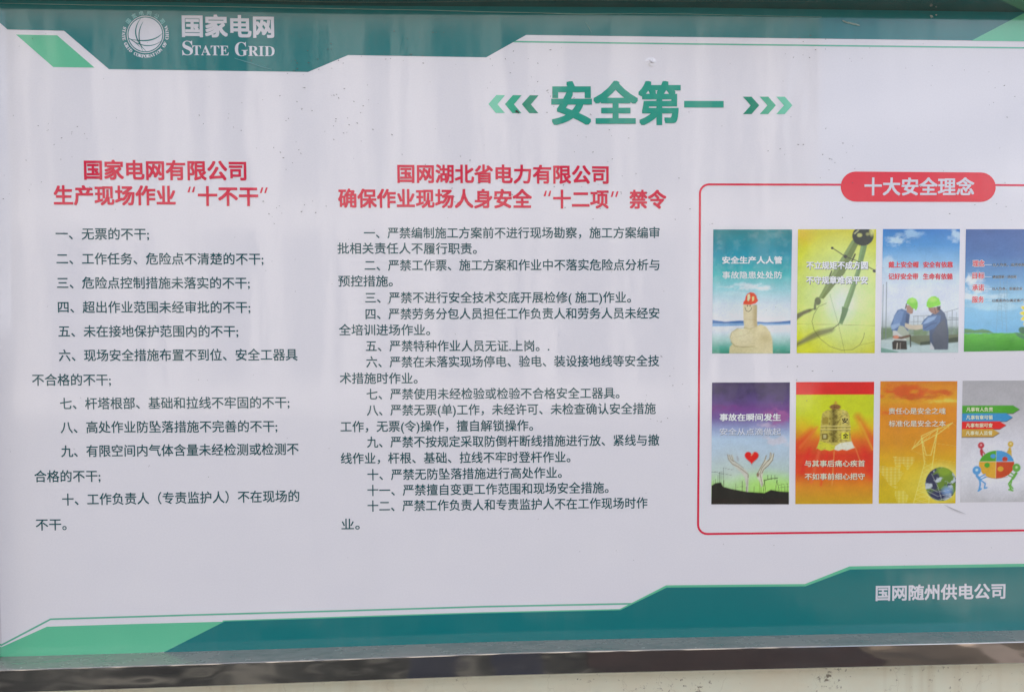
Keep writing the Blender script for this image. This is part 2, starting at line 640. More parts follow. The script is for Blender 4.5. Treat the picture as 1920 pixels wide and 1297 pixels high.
def ring_text(text, radius, a0, a1, em, flip, mat, parent, name):
    verts, faces = [], []
    n = len(text)
    for i, ch in enumerate(text):
        if ch == ' ':
            continue
        V, Fs = glyph_mesh(ch)
        cx_ = (V[:, 0].min() + V[:, 0].max()) / 2
        cy_ = 0.36
        a = R(a0 + (a1 - a0) * i / (n - 1))
        # local up points outwards (upper text) or inwards (lower text)
        ux, uy = math.cos(a), math.sin(a)
        if flip:
            ux, uy = -ux, -uy
        rx, ry = -uy, ux
        for k, (ox_, oy_) in enumerate([(-.02, -.02), (.02, .02)]):
            lx = (V[:, 0] - cx_ + ox_) * em
            ly = (V[:, 1] - cy_ + oy_) * em
            px = CX + radius * math.cos(a) + lx * rx + ly * ux
            py = CY + radius * math.sin(a) + lx * ry + ly * uy
            X, Z = plane_pt(px, py)
            b = len(verts)
            verts += [(p, -LAYER * 2 - 0.00004 * k, q) for p, q in zip(X, Z)]
            faces += [tuple(b + j for j in f) for f in Fs]
    return mesh_obj(name, verts, faces, mat, parent)


ring_text('国家电网公司', 40.2, 218, 322, 9.2, False, pm('logo_faint', (130, 190, 190)), logo, 'ring_text')
SER = {c: chr(0x1D400 + ord(c) - 65) for c in 'ABCDEFGHIJKLMNOPQRSTUVWXYZ'}
ring_text(''.join(SER.get(c, c) for c in 'STATE GRID CORPORATION OF CHINA'), 40.6, 197, -19, 8.2, True, LOGOW, logo, 'ring_text')
text_print('company_name', '国家电网', 341, 514, 49.8, 51.8, 43.5, LOGOW, 2, 0.030, logo)


def serif(chars, x0, x1, yt, yb, thin):
    text_print('company_name_latin', ''.join(SER[c] for c in chars), x0, x1, (yt[0] + yb[0]) / 2, (yt[1] + yb[1]) / 2, (yb[0] - yt[0]), LOGOW, 2, 0, logo, ink_y=True)


serif('S', 341.8, 361.8, (77, 77), (104.5, 104.5), 0)
serif('TATE', 360.8, 429.0, (85.6, 86), (104, 104.6), 0)
serif('G', 440.5, 464.5, (79.5, 79.5), (106, 106), 0)
serif('RID', 465.5, 515, (87, 87.5), (105.5, 106), 0)

# --- title
text_print('title_text', '安全第', 1033.5, 1276, 195.6, 195.6, 84, TITLE, 2, 0.029)
poly_print('title_text', [(1282.6, 189.6), (1356.8, 189.8), (1356.8, 202.2), (1282.6, 202)], TITLE, 2)
for i, dx in enumerate((0, 31, 62.8)):
    x = 640 + 827 / 3.0 + dx
    y = 0.6 * i * 0.3
    poly_print('chevron', [(x + 15, 178.7 + y), (x + 31.3, 178.9 + y), (x + 17, 196 + y), (x + 31, 212.4 + y), (x + 14, 212.3 + y), (x, 195.6 + y)], CHEV[i], 2)
for i, dx in enumerate((0, 31.3, 62.3)):
    x = 1280 + 339 / 3.0 + dx
    poly_print('chevron', [(x, 181.8), (x + 16, 181.8), (x + 30.4, 198), (x + 16, 214.4), (x, 214.4), (x + 14.5, 198.2)], CHEV[2 - i], 2)

# --- red headings
HB = 0.026
for a in [('国家电网有限公司', 157.5, 462, 319.3, 321, 38.8), ('生产现场作业', 100.8, 329.5, 367, 367.6, 38.6), ('十不干', 371, 484.3, 368.5, 368.8, 38.6),
          ('国网湖北省电力有限公司', 745, 1141.2, 326.2, 328.4, 36.6), ('确保作业现场人身安全', 634, 997.4, 372.6, 373.6, 37.2),
          ('十二项', 1037, 1141.2, 374.2, 374.4, 36.6), ('禁令', 1180, 1249.2, 374.6, 374.6, 36.6)]:
    text_print('heading_text', *a, RED, 2, HB)


def quote(x, y, opening):
    for k in (0, 8.2):
        if opening:
            p = [(x + k + 3.5, y - 5.5), (x + k + 6.4, y - 5.5), (x + k + 4.0, y + 5), (x + k, y + 5)]
        else:
            p = [(x + k + 3.0, y - 5), (x + k + 6.6, y - 5), (x + k + 3.2, y + 5.5), (x + k, y + 5.5)]
        poly_print('quotation_mark', p, RED, 2)


quote(351.5, 355.8, True)
quote(487.3, 356.8, False)
quote(1019, 363.2, True)
quote(1145, 364, False)

# --- body text, left column
E1 = 23.9
L1 = [('一、无票的不干;', 104.5, 279.5, 438.6, 439.3), ('二、工作任务、危险点不清楚的不干;', 106, 494, 485.3, 485.9),
      ('三、危险点控制措施未落实的不干;', 107, 468.4, 530.6, 530.9), ('四、超出作业范围未经审批的不干;', 108.7, 469.4, 576, 576.3),
      ('五、未在接地保护范围内的不干;', 109.7, 446.8, 621.2, 621.2), ('六、现场安全措施布置不到位、安全工器具', 110.5, 558, 666.5, 665),
      ('不合格的不干;', 60.3, 208, 712.4, 712.1), ('七、杆塔根部、基础和拉线不牢固的不干;', 112.7, 542.8, 756.7, 754.3),
      ('八、高处作业防坠落措施不完善的不干;', 114, 520, 801.2, 798.9), ('九、有限空间内气体含量未经检测或检测不', 114.8, 560, 846, 841.5),
      ('合格的不干;', 64.7, 188.4, 893, 892.2), ('十、工作负责人（专责监护人）不在现场的', 116.7, 561.3, 936.5, 929.6),
      ('不干。', 67.3, 125, 983.4, 982.8)]
for t, x0, x1, a, b in L1:
    text_print('body_text', t, x0, x1, a, b, E1, TEXT, 2, 0.010)
# --- body text, right column
E2 = 22.6
L2 = [('一、严禁编制施工方案前不进行现场勘察，施工方案编审', 682.3, 1236.5, 437.2, 436.6), ('批相关责任人不履行职责。', 632.8, 894, 466, 466.4),
      ('二、严禁工作票、施工方案和作业中不落实危险点分析与', 683.7, 1236.3, 497.7, 496.7), ('预控措施。', 634, 736.5, 527.3, 527.3),
      ('三、严禁不进行安全技术交底开展检修( 施工)作业。', 684.7, 1183, 558.3, 557.6), ('四、严禁劳务分包人员担任工作负责人和劳务人员未经安', 685.4, 1236.3, 588.8, 587.3),
      ('全培训进场作业。', 635.5, 806.5, 618.7, 618.7), ('五、严禁特种作业人员无证.上岗。.', 686, 1030, 648.7, 648.5),
      ('六、严禁在未落实现场停电、验电、装设接地线等安全技', 686.8, 1236, 678.8, 676.4), ('术措施时作业。', 637, 783, 709.3, 709.3),
      ('七、严禁使用未经检验或检验不合格安全工器具。', 687.3, 1161.5, 739, 736.8), ('八、严禁无票(单)工作，未经许可、未检查确认安全措施', 688, 1229.4, 769, 765.8),
      ('工作，无票(令)操作，擅自解锁操作。', 638.5, 999.5, 799.8, 797.4), ('九、严禁不按规定采取防倒杆断线措施进行放、紧线与撤', 688.2, 1236, 828.8, 824.8),
      ('线作业，杆根、基础、拉线不牢时登杆作业。', 639, 1069.5, 859.3, 856.4), ('十、严禁无防坠落措施进行高处作业。', 689, 1053.3, 890, 885.6),
      ('十一、严禁擅自变更工作范围和现场安全措施。', 689, 1141, 919.4, 913.8), ('十二、严禁工作负责人和专责监护人不在工作现场时作', 689.2, 1214, 948.6, 942.4),
      ('业。', 640.3, 674.5, 982.6, 982.3)]
for t, x0, x1, a, b in L2:
    text_print('body_text', t, x0, x1, a, b, E2, TEXT, 2, 0.010)
text_print('signature_text', '国网随州供电公司', 1641.5, 1884.5, 1111.6, 1107.4, 30.6, LOGOW, 4, 0.024)

# --- red box with its pill heading
bx = []
for k in range(7):
    a = R(180 + 90 * k / 6)
    bx.append((1312.4 + 17 + 17 * math.cos(a), 346 + 17 + 17 * math.sin(a)))
top_r = [(1576, 346.6), (1870, 347.2), (1920, 347.6), (2140, 350)]
bl = []
for k in range(7):
    a = R(180 - 90 * k / 6)
    bl.append((1308.8 + 17 + 17 * math.cos(a), 1000.4 - 17 + 17 * math.sin(a)))
bot_r = [(1600, 997.3), (1920, 993.8), (2125, 991.5)]
path = top_r[::-1] + bx[::-1] + [(1311.4, 560), (1310.2, 780)] + bl + bot_r
path += [(2137, 980), (2150, 362)]
stroke_print('box_outline', path, 3.9, BOXRED, 1, closed=True)
pill = [(1604.5 + 28.3 * math.cos(R(a)), 350.1 + 28.2 * math.sin(R(a))) for a in range(90, 271, 12)] + [(1838.5 + 28.3 * math.cos(R(a)), 351.2 + 27.6 * math.sin(R(a))) for a in range(-90, 91, 12)]
poly_print('pill_label', pill, PILL, 2)
text_print('pill_text', '十大安全理念', 1620.6, 1826.2, 350.6, 351, 35, LOGOW, 3, 0.022)

# ------------------------------------------------------------------ posters: artwork held as a fine colour grid on each print
GW, GH = 132, 208
CWD, CHT = 730.0, 1158.0


class Art:
    def __init__(s, seed):
        s.X, s.Y = np.meshgrid(np.linspace(0, CWD, GW), np.linspace(0, CHT, GH))
        s.c = np.zeros((GH, GW, 3))
        s.r = np.random.RandomState(seed)

    def grad(s, stops):
        ys = [p for p, _ in stops]
        for k in range(3):
            s.c[..., k] = np.interp(s.Y, ys, [lin(c)[k] for _, c in stops])

    def mix(s, a, col):
        a = np.clip(a, 0, 1)[..., None]
        s.c = s.c * (1 - a) + (col if isinstance(col, np.ndarray) and col.ndim == 3 else lin(col)) * a

    def poly(s, pts, col, soft=5.0, op=1.0):
        P = np.array(pts, float)
        ins = np.zeros(s.X.shape, bool)
        dm = np.full(s.X.shape, 1e9)
        for i in range(len(P)):
            a, b = P[i - 1], P[i]
            d = b - a
            t = np.clip(((s.X - a[0]) * d[0] + (s.Y - a[1]) * d[1]) / (d @ d + 1e-9), 0, 1)
            dm = np.minimum(dm, np.hypot(s.X - a[0] - t * d[0], s.Y - a[1] - t * d[1]))
            cnd = ((a[1] > s.Y) != (b[1] > s.Y))
            xi = a[0] + (s.Y - a[1]) / (b[1] - a[1] + 1e-12) * d[0]
            ins ^= cnd & (s.X < xi)
        sdv = np.where(ins, -dm, dm)
        s.mix((0.5 - sdv / soft) * 1.0 * (op if op < 1 else 1) if op >= 1 else np.clip(0.5 - sdv / soft, 0, 1) * op, col)

    def ell(s, cx, cy, rx, ry, col, soft=5.0, op=1.0, rot=0):
        x, y = s.X - cx, s.Y - cy
        c_, s_ = math.cos(R(rot)), math.sin(R(rot))
        x, y = x * c_ + y * s_, -x * s_ + y * c_
        q = np.hypot(x / rx, y / ry)
        s.mix(np.clip(0.5 - (q - 1) * min(rx, ry) / soft, 0, 1) * op, col)

    def line(s, pts, wd, col, soft=5.0, op=1.0):
        P = np.array(pts, float)
        dm = np.full(s.X.shape, 1e9)
        for a, b in zip(P[:-1], P[1:]):
            d = b - a
            t = np.clip(((s.X - a[0]) * d[0] + (s.Y - a[1]) * d[1]) / (d @ d + 1e-9), 0, 1)
            dm = np.minimum(dm, np.hypot(s.X - a[0] - t * d[0], s.Y - a[1] - t * d[1]))
        s.mix(np.clip(0.5 - (dm - wd / 2) / soft, 0, 1) * op, col)

    def noise(s, sx, sy, octv=4):
        out = np.zeros(s.X.shape)
        amp, tot = 1.0, 0.0
        for o in range(octv):
            gx, gy = max(2, int(CWD / sx * 2 ** o) + 2), max(2, int(CHT / sy * 2 ** o) + 2)
            g = s.r.rand(gy, gx)
            x = s.X / CWD * (gx - 1.001)
            y = s.Y / CHT * (gy - 1.001)
            xi, yi = x.astype(int), y.astype(int)
            fx_, fy_ = x - xi, y - yi
            fx_ = fx_ * fx_ * (3 - 2 * fx_)
            fy_ = fy_ * fy_ * (3 - 2 * fy_)
            out += amp * ((g[yi, xi] * (1 - fx_) + g[yi, xi + 1] * fx_) * (1 - fy_) + (g[yi + 1, xi] * (1 - fx_) + g[yi + 1, xi + 1] * fx_) * fy_)
            tot += amp
            amp *= 0.55
        return out / tot

    def cloud(s, cx, cy, rx, ry, col, op=0.9, sx=90, sy=60):
        n_ = s.noise(sx, sy)
        q = np.hypot((s.X - cx) / rx, (s.Y - cy) / ry)
        s.mix(np.clip((1.0 - q) * 1.6 + (n_ - 0.5) * 3.2, 0, 1) * np.clip(1.5 - q, 0, 1) * op, col)

    def rim(s):
        pass


def quad_px(tl, tr, br, bl_, U, V):
    tl, tr, br, bl_ = map(np.array, (tl, tr, br, bl_))
    return (tl[0] * (1 - U) * (1 - V) + tr[0] * U * (1 - V) + br[0] * U * V + bl_[0] * (1 - U) * V,
            tl[1] * (1 - U) * (1 - V) + tr[1] * U * (1 - V) + br[1] * U * V + bl_[1] * (1 - U) * V)


def poster(corners, art, label):
    U, V = np.meshgrid(np.linspace(0, 1, GW), np.linspace(0, 1, GH))
    px, py = quad_px(*corners, U, V)
    X, Z = plane_pt(px, py)
    y = -LAYER * 1.5
    verts = np.stack([X, np.full(X.shape, y), Z], -1).reshape(-1, 3)
    idx = np.arange(GW * GH).reshape(GH, GW)
    q = np.stack([idx[1:, :-1], idx[1:, 1:], idx[:-1, 1:], idx[:-1, :-1]], -1).reshape(-1, 4)
    me = bpy.data.meshes.new('poster')
    me.from_pydata(verts.tolist(), [], q.tolist())
    # print grain and uneven ink
    art.c = art.c * (1 + 0.16 * (art.noise(9, 9, 2) - 0.5)[..., None] + 0.22 * (art.noise(120, 90, 3) - 0.5)[..., None])
    at = me.color_attributes.new('artwork', 'FLOAT_COLOR', 'POINT')
    c = np.clip(art.c * 1.15 - 0.03, 0.003, 0.8).reshape(-1, 3)
    at.data.foreach_set('color', np.concatenate([c, np.ones((len(c), 1))], 1).ravel())
    me.materials.append(ART)
    o = put(bpy.data.objects.new('poster', me), board)
    o['label'] = label
    return o


def slogan(par, corners, text, X0, X1, Y, em, mat, shadow=None, bold=0.016, sh=(0.7, 0.8), yr=None, lift=0):
    """slogan on a poster; X0, X1, Y, em in artwork units"""
    a = quad_px(*corners, X0 / CWD, Y / CHT)
    b = quad_px(*corners, X1 / CWD, (yr or Y) / CHT)
    e = em / 4.99
    if shadow:
        text_print('slogan_shadow', text, a[0], b[0], a[1], b[1], e, shadow, 2.2, bold, par, shift=sh)
    text_print('slogan_text', text, a[0], b[0], a[1], b[1], e, mat, 3.2 + lift, bold, par)


def region_of(A, pts):
    P = np.array(pts, float)
    ins = np.zeros(A.X.shape, bool)
    for i in range(len(P)):
        a, b = P[i - 1], P[i]
        xi = a[0] + (A.Y - a[1]) / (b[1] - a[1] + 1e-12) * (b[0] - a[0])
        ins ^= ((a[1] > A.Y) != (b[1] > A.Y)) & (A.X < xi)
    return ins


# 1 thumb with a red helmet by the sea
A = Art(1)
A.grad([(0, (48, 130, 135)), (140, (42, 140, 155)), (230, (40, 145, 165)), (420, (78, 180, 180)), (560, (150, 205, 210)), (700, (205, 218, 226)), (850, (222, 224, 232)),
        (905, (215, 220, 230)), (950, (215, 222, 230)), (1010, (180, 210, 205)), (1100, (95, 170, 150)), (1158, (60, 140, 115))])
nz = A.noise(60, 60)
A.mix((nz - 0.5) * 0.35, (220, 235, 235))
A.cloud(330, 535, 230, 38, (215, 225, 228), 0.85, 60, 30)
A.cloud(470, 545, 150, 28, (222, 228, 232), 0.8, 60, 30)
A.cloud(240, 600, 160, 30, (190, 218, 222), 0.7, 60, 30)
A.poly([(0, 845), (120, 862), (260, 850), (330, 855), (500, 866), (620, 862), (730, 850), (730, 880), (0, 880)], (78, 120, 172), 8)
A.poly([(0, 880), (730, 878), (730, 888), (0, 905)], (120, 165, 205), 12)
skin, skin2, dark = (212, 200, 160), (226, 216, 178), (150, 136, 92)
A.poly([(160, 1158), (165, 1095), (200, 1060), (330, 1070), (520, 1010), (560, 1060), (566, 1158)], (205, 196, 150), 8)
A.poly([(292, 930), (296, 905), (420, 900), (450, 885), (500, 905), (540, 960), (560, 1030), (566, 1100), (566, 1158), (480, 1158), (430, 1100), (330, 1100), (230, 1095), (185, 1060), (165, 1010), (180, 960), (230, 925)], (210, 200, 155), 8)
A.ell(275, 1012, 106, 84, (216, 206, 164), 14)
A.ell(255, 985, 75, 45, (226, 218, 178), 50, 0.8)
A.line([(175, 1050), (215, 1090), (300, 1098), (400, 1092)], 5, dark, 9, 0.9)
A.line([(168, 1010), (182, 960), (235, 924), (300, 915)], 3, dark, 7, 0.7)
A.poly([(284, 705), (292, 700), (405, 705), (415, 720), (414, 830), (420, 905), (380, 925), (330, 920), (297, 905), (288, 820)], skin, 8)
A.ell(335, 800, 25, 90, skin2, 40, 0.6)
A.ell(400, 820, 12, 90, (190, 176, 130), 25, 0.6)
A.line([(298, 918), (350, 928), (415, 905)], 4, dark, 10, 0.6)
A.ell(475, 1050, 70, 70, (196, 184, 138), 70, 0.6)
A.mix(np.where((A.X > 165) & (A.Y > 900) & (A.X < 570), (A.noise(14, 14) - 0.5) * 0.5, 0), (160, 148, 100))
A.mix(region_of(A, [(284, 700), (415, 700), (414, 830), (420, 905), (297, 905), (288, 820)]) * np.clip((A.X - 365) / 60, 0, 0.55), (170, 150, 104))
A.mix(np.clip(1 - np.hypot((A.X - 500) / 75, (A.Y - 1010) / 70), 0, 1) * 0.7, (180, 166, 118))
A.line([(220, 1005), (300, 990), (350, 960)], 3, (176, 160, 112), 9, 0.6)
A.line([(300, 840), (408, 846)], 3, (176, 156, 110), 9, 0.6)
A.line([(302, 726), (312, 758), (338, 768), (358, 750), (364, 730)], 5, (90, 80, 66), 4)
A.ell(326, 712, 5, 8, (90, 80, 66))
A.ell(350, 712, 5, 8, (90, 80, 66))
A.poly([(284, 700), (288, 672), (302, 660), (306, 630), (322, 600), (352, 586), (385, 592), (408, 620), (414, 645), (424, 662), (420, 672), (400, 690), (360, 702), (320, 702)], (224, 84, 58), 6)
A.poly([(326, 606), (346, 604), (350, 640), (336, 672), (322, 660)], (250, 214, 170), 7)
A.poly([(366, 628), (386, 626), (386, 660), (370, 672)], (250, 224, 150), 7)
c1 = ((1337.3, 430.4), (1485.2, 430.4), (1481.4, 662.5), (1335, 662.5))
p = poster(c1, A, 'teal poster of a helmeted thumb by the sea')
slogan(p, c1, '安全生产人人管', 85, 642, 287, 72, PWHITE, bold=0.03)
slogan(p, c1, '事故隐患处处防', 87, 642, 427, 72, PWHITE, bold=0.014)

# 2 drawing compasses on yellow-green
A = Art(2)
A.grad([(0, (206, 196, 44)), (250, (206, 212, 58)), (600, (200, 214, 92)), (900, (206, 216, 70)), (1158, (200, 196, 40))])
A.ell(430, 640, 260, 330, (208, 236, 170), 500, 1.0)
A.ell(410, 690, 90, 120, (216, 240, 214), 160, 0.9)
A.ell(40, 40, 90, 80, (214, 182, 44), 120, 0.8)
A.ell(30, 1080, 200, 100, (214, 220, 30), 180, 0.8)
G1, G2, G3 = (112, 128, 66), (92, 112, 62), (58, 58, 46)
A.poly([(-5, 790), (90, 748), (120, 744), (150, 752), (120, 775), (60, 800), (-5, 850)], (104, 104, 70), 16)
A.poly([(-5, 1060), (150, 965), (200, 940), (340, 915), (350, 935), (330, 960), (220, 1000), (150, 1030), (-5, 1100)], (118, 118, 78), 30, 0.9)
A.line([(340, 925), (392, 885)], 8, (90, 96, 60))
A.line([(110, 752), (180, 740)], 8, (90, 96, 60))
A.poly([(508, 100), (570, 125), (440, 410), (245, 652), (200, 640), (330, 400)], G1, 7)
A.poly([(508, 100), (530, 108), (362, 420), (225, 645), (200, 640), (330, 400)], (136, 156, 92), 8, 0.8)
A.poly([(590, 145), (648, 150), (590, 390), (520, 620), (425, 890), (390, 880), (440, 700), (545, 400)], (112, 142, 84), 7)
A.poly([(590, 145), (612, 147), (560, 390), (470, 700), (405, 885), (390, 880), (440, 700), (545, 400)], (132, 164, 104), 8, 0.8)
A.line([(324, 175), (445, 255), (540, 290), (722, 385)], 9, (74, 78, 46))
A.ell(322, 175, 13, 12, G3)
A.ell(446, 255, 17, 16, G3)
A.ell(718, 390, 17, 15, G3)
A.line([(535, 235), (505, 300)], 16, (84, 88, 46))
A.ell(192, 672, 30, 38, (104, 112, 76), 8)
A.line([(170, 690), (165, 745)], 22, (112, 120, 84), 8)
A.line([(320, 390), (300, 440)], 14, (84, 92, 56))
A.poly([(420, 720), (480, 745), (462, 800), (440, 850), (395, 880), (415, 780)], (96, 128, 78), 8)
A.ell(607, 62, 100, 92, G3, 8)
A.ell(575, 55, 24, 18, (186, 186, 110), 10)
A.ell(650, 45, 16, 14, (150, 150, 90), 12)
A.line([(530, 40), (562, 12)], 14, (170, 170, 120), 6)
A.ell(690, 20, 22, 40, (214, 214, 120), 20, 0.8)
A.line([(-10, 884), (350, 892), (740, 900)], 2.5, (128, 128, 50), 5, 0.8)
A.line([(305, 610), (385, 880), (452, 1158)], 3.0, (96, 104, 50), 5, 0.8)
A.line([(600, 1080), (740, 1050)], 2.5, (128, 128, 50), 5, 0.8)
A.line([(275, 690), (200, 722), (160, 790), (140, 860), (160, 940), (215, 1020), (310, 1095), (420, 1130), (520, 1125), (590, 1080), (625, 1010), (630, 970)], 4, (88, 92, 52), 5)
A.mix((A.noise(12, 12) - 0.5) * 0.25, (120, 130, 70))
c2 = ((1496, 430), (1642.8, 430), (1640, 662), (1493.6, 662))
p = poster(c2, A, 'yellow green poster of drawing compasses')
slogan(p, c2, '不立规矩不成方圆', 80, 655, 338, 76, PWHITE, PGREY, 0.026, (1.0, 1.1))
slogan(p, c2, '不守规章难保平安', 80, 655, 476, 76, PWHITE, PGREY, 0.026, (1.0, 1.1))

# 3 two workers in green helmets
A = Art(3)
A.grad([(0, (52, 118, 186)), (150, (72, 142, 200)), (300, (130, 178, 214)), (420, (188, 208, 224)), (560, (206, 214, 228)), (760, (208, 216, 226)), (860, (196, 206, 210)), (1000, (150, 164, 150)), (1158, (150, 178, 178))])
A.cloud(150, 110, 130, 70, (190, 214, 226), 0.9, 70, 40)
A.cloud(260, 40, 120, 50, (170, 204, 226), 0.7, 70, 40)
A.cloud(690, 60, 80, 70, (190, 214, 230), 0.8, 60, 40)
A.cloud(60, 330, 100, 90, (200, 218, 228), 0.6, 60, 60)
nz = A.noise(40, 30)
A.mix(np.clip((A.Y - 905) / 20, 0, 1) * np.clip((1000 - A.Y) / 20, 0, 1) * nz, (92, 124, 78))
A.poly([(0, 930), (150, 925), (150, 1000), (0, 1040)], (104, 130, 88), 14, 0.8)
A.poly([(300, 905), (420, 900), (430, 1000), (310, 1000)], (112, 134, 92), 14, 0.8)
for x, y0, y1, wd in [(12, 520, 1050, 7), (44, 500, 1055, 9), (305, 820, 960, 4), (345, 810, 950, 4), (400, 820, 960, 4), (620, 780, 1020, 5), (668, 760, 1020, 6), (710, 780, 1020, 4), (650, 850, 1020, 4)]:
    A.line([(x, y0), (x, y1)], wd, (120, 130, 132), 5, 0.9)
A.line([(300, 818), (470, 810)], 4, (120, 128, 128), 5)
A.line([(270, 870), (450, 862)], 4, (130, 138, 138), 5)
A.line([(560, 790), (725, 745)], 4, (120, 128, 128), 5)
A.line([(620, 850), (725, 850)], 6, (124, 134, 138), 6)
A.line([(640, 830), (725, 835)], 10, (130, 140, 144), 10, 0.7)
A.poly([(280, 1000), (730, 985), (730, 1040), (560, 1070), (380, 1090), (280, 1050)], (112, 120, 92), 8)
A.poly([(370, 1060), (730, 1010), (730, 1060), (500, 1120), (370, 1118)], (72, 82, 66), 8)
A.poly([(0, 1040), (120, 1035), (120, 1080), (0, 1090)], (188, 204, 200), 10)
A.poly([(0, 1070), (100, 1075), (370, 1090), (730, 1060), (730, 1158), (0, 1158)], (182, 200, 198), 12)
A.poly([(0, 1110), (170, 1150), (150, 1158), (0, 1158)], (120, 160, 146), 10)
blue, blue2, blued = (84, 112, 152), (112, 142, 184), (58, 76, 108)
# left worker, bent forward
A.poly([(110, 1128), (104, 1060), (130, 1040), (240, 1045), (248, 1128)], (70, 66, 62), 6)
A.line([(155, 1070), (150, 1128)], 8, (196, 190, 176), 5)
A.line([(182, 1070), (182, 1128)], 5, (170, 160, 150), 5)
A.poly([(88, 900), (100, 870), (128, 800), (150, 760), (190, 745), (240, 765), (268, 800), (262, 860), (255, 950), (240, 1000), (180, 1010), (118, 985), (95, 930)], blue, 7)
A.poly([(120, 810), (170, 760), (210, 770), (190, 860), (150, 920), (108, 930)], blue2, 18, 0.9)
A.poly([(92, 900), (170, 880), (180, 900), (120, 940), (95, 935)], (150, 176, 206), 10, 0.8)
A.poly([(235, 790), (268, 800), (262, 870), (244, 960), (225, 900)], blued, 10, 0.8)
A.poly([(110, 950), (150, 955), (180, 985), (260, 1000), (240, 1045), (110, 1040)], (196, 198, 190), 8)
A.poly([(170, 905), (210, 910), (255, 960), (275, 1020), (262, 1050), (220, 1020), (150, 960)], (168, 176, 156), 8)
A.line([(120, 1010), (190, 1020), (270, 1000)], 24, (112, 92, 76), 8)
A.ell(142, 1012, 26, 16, (214, 140, 108), 8)
A.line([(275, 1000), (280, 1100)], 12, (70, 72, 62), 6)
A.poly([(228, 715), (262, 712), (300, 740), (296, 790), (272, 795), (240, 778)], (166, 128, 108), 8)
A.line([(235, 700), (225, 745)], 10, (70, 62, 60), 7)
A.poly([(236, 700), (238, 672), (258, 650), (290, 640), (325, 656), (342, 690), (342, 728), (330, 756), (322, 764), (312, 748), (290, 742), (262, 712)], (128, 206, 52), 6)
A.ell(290, 670, 34, 20, (176, 232, 100), 24, 0.8)
# right worker
A.poly([(470, 1128), (460, 1030), (450, 900), (470, 800), (520, 760), (560, 750), (600, 790), (622, 860), (636, 960), (636, 1060), (632, 1128), (480, 1128)], (78, 92, 118), 7)
A.poly([(530, 900), (600, 840), (630, 960), (632, 1128), (500, 1128), (480, 1000)], (92, 96, 104), 20, 0.8)
A.poly([(378, 890), (400, 850), (440, 815), (500, 800), (560, 810), (555, 870), (500, 930), (440, 955), (400, 950), (380, 925)], blue, 8)
A.poly([(392, 890), (440, 830), (520, 815), (500, 850), (440, 880)], (150, 178, 210), 12, 0.8)
A.line([(410, 930), (470, 890), (520, 880)], 8, blued, 10, 0.8)
A.poly([(225, 880), (290, 900), (390, 896), (392, 935), (330, 945), (250, 935), (222, 915)], (196, 184, 160), 8)
A.poly([(440, 735), (540, 730), (545, 770), (510, 800), (470, 785), (448, 762)], (152, 112, 94), 8)
A.line([(500, 740), (515, 790)], 5, (80, 60, 56), 5)
A.poly([(520, 725), (558, 720), (556, 760), (530, 765)], (60, 52, 50), 8)
A.poly([(424, 722), (424, 690), (440, 655), (470, 632), (505, 628), (540, 648), (558, 690), (558, 712), (520, 724), (470, 736), (438, 736)], (132, 210, 46), 6)
A.ell(480, 660, 36, 20, (182, 236, 96), 24, 0.8)
A.poly([(460, 1128), (470, 1060), (500, 1110), (505, 1128)], (196, 200, 200), 8)
c3 = ((1655.4, 429.6), (1799.8, 429.6), (1796.3, 661), (1651.4, 661))
p = poster(c3, A, 'blue sky poster of two workers in green helmets')
for t, a, b, y in (('戴上安全帽', 58, 342, 335), ('安全有依靠', 386, 668, 335), ('记好安全带', 58, 342, 445), ('生命有依赖', 386, 668, 445)):
    slogan(p, c3, t, a, b, y, 60, PRED, bold=0.03)

# 4 green field under a blue sky, sunflower at the edge
A = Art(4)
A.grad([(0, (70, 96, 152)), (250, (72, 110, 166)), (480, (98, 152, 196)), (640, (140, 190, 214)), (800, (120, 182, 214)), (960, (112, 178, 214))])
A.cloud(70, 470, 110, 70, (212, 222, 230), 1, 60, 50)
A.cloud(110, 560, 140, 60, (206, 220, 226), 1, 70, 50)
A.cloud(60, 640, 110, 50, (214, 222, 224), 0.9, 70, 40)
A.cloud(260, 640, 200, 40, (190, 214, 222), 0.8, 80, 40)
A.cloud(300, 730, 320, 50, (170, 208, 222), 0.7, 90, 40)
A.poly([(0, 940), (60, 945), (100, 955), (170, 946), (230, 958), (280, 985), (0, 985)], (92, 140, 84), 8)
for x0, x1 in ((330, 300), (360, 400), (330, 360), (395, 400)):
    A.line([(x0, 480), (x1, 975)], 3, (116, 150, 170), 5, 0.7)
for y in range(520, 980, 34):
    A.line([(315 + 8 * ((y // 34) % 2), y), (400, y + 26)], 2.4, (112, 150, 176), 4, 0.6)
for y in (600, 680):
    A.line([(260, y), (470, y + 6)], 3, (112, 150, 176), 4, 0.6)
g = np.clip((A.Y - 982 + (A.noise(40, 12) - 0.5) * 10) / 8, 0, 1)
gr = np.stack([np.interp(A.Y, [980, 1060, 1158], [lin(c)[k] for c in ((96, 186, 56), (84, 168, 50), (74, 150, 60))]) for k in range(3)], -1)
A.mix(g, gr)
A.mix(g * np.clip((A.noise(60, 10) - 0.5) * 1.6, 0, 1), (60, 140, 40))
for k in range(16):
    a = k * 22.5
    A.ell(648 + 74 * math.cos(R(a)), 800 + 108 * math.sin(R(a)), 52, 22, (238, 208, 40), 8, 1, a)
A.ell(648, 815, 58, 78, (176, 108, 30), 14)
A.ell(560, 965, 50, 34, (52, 110, 66), 10, 1, 20)
A.ell(540, 1020, 66, 18, (70, 130, 80), 8, 1, 28)
A.line([(648, 900), (640, 1158)], 22, (70, 130, 50), 8)
c4 = ((1811, 430), (1957, 430), (1952.5, 657), (1807, 659.2))
p = poster(c4, A, 'poster of a green field under deep blue sky with red words')
PG4 = pm('field_white', (206, 222, 232))
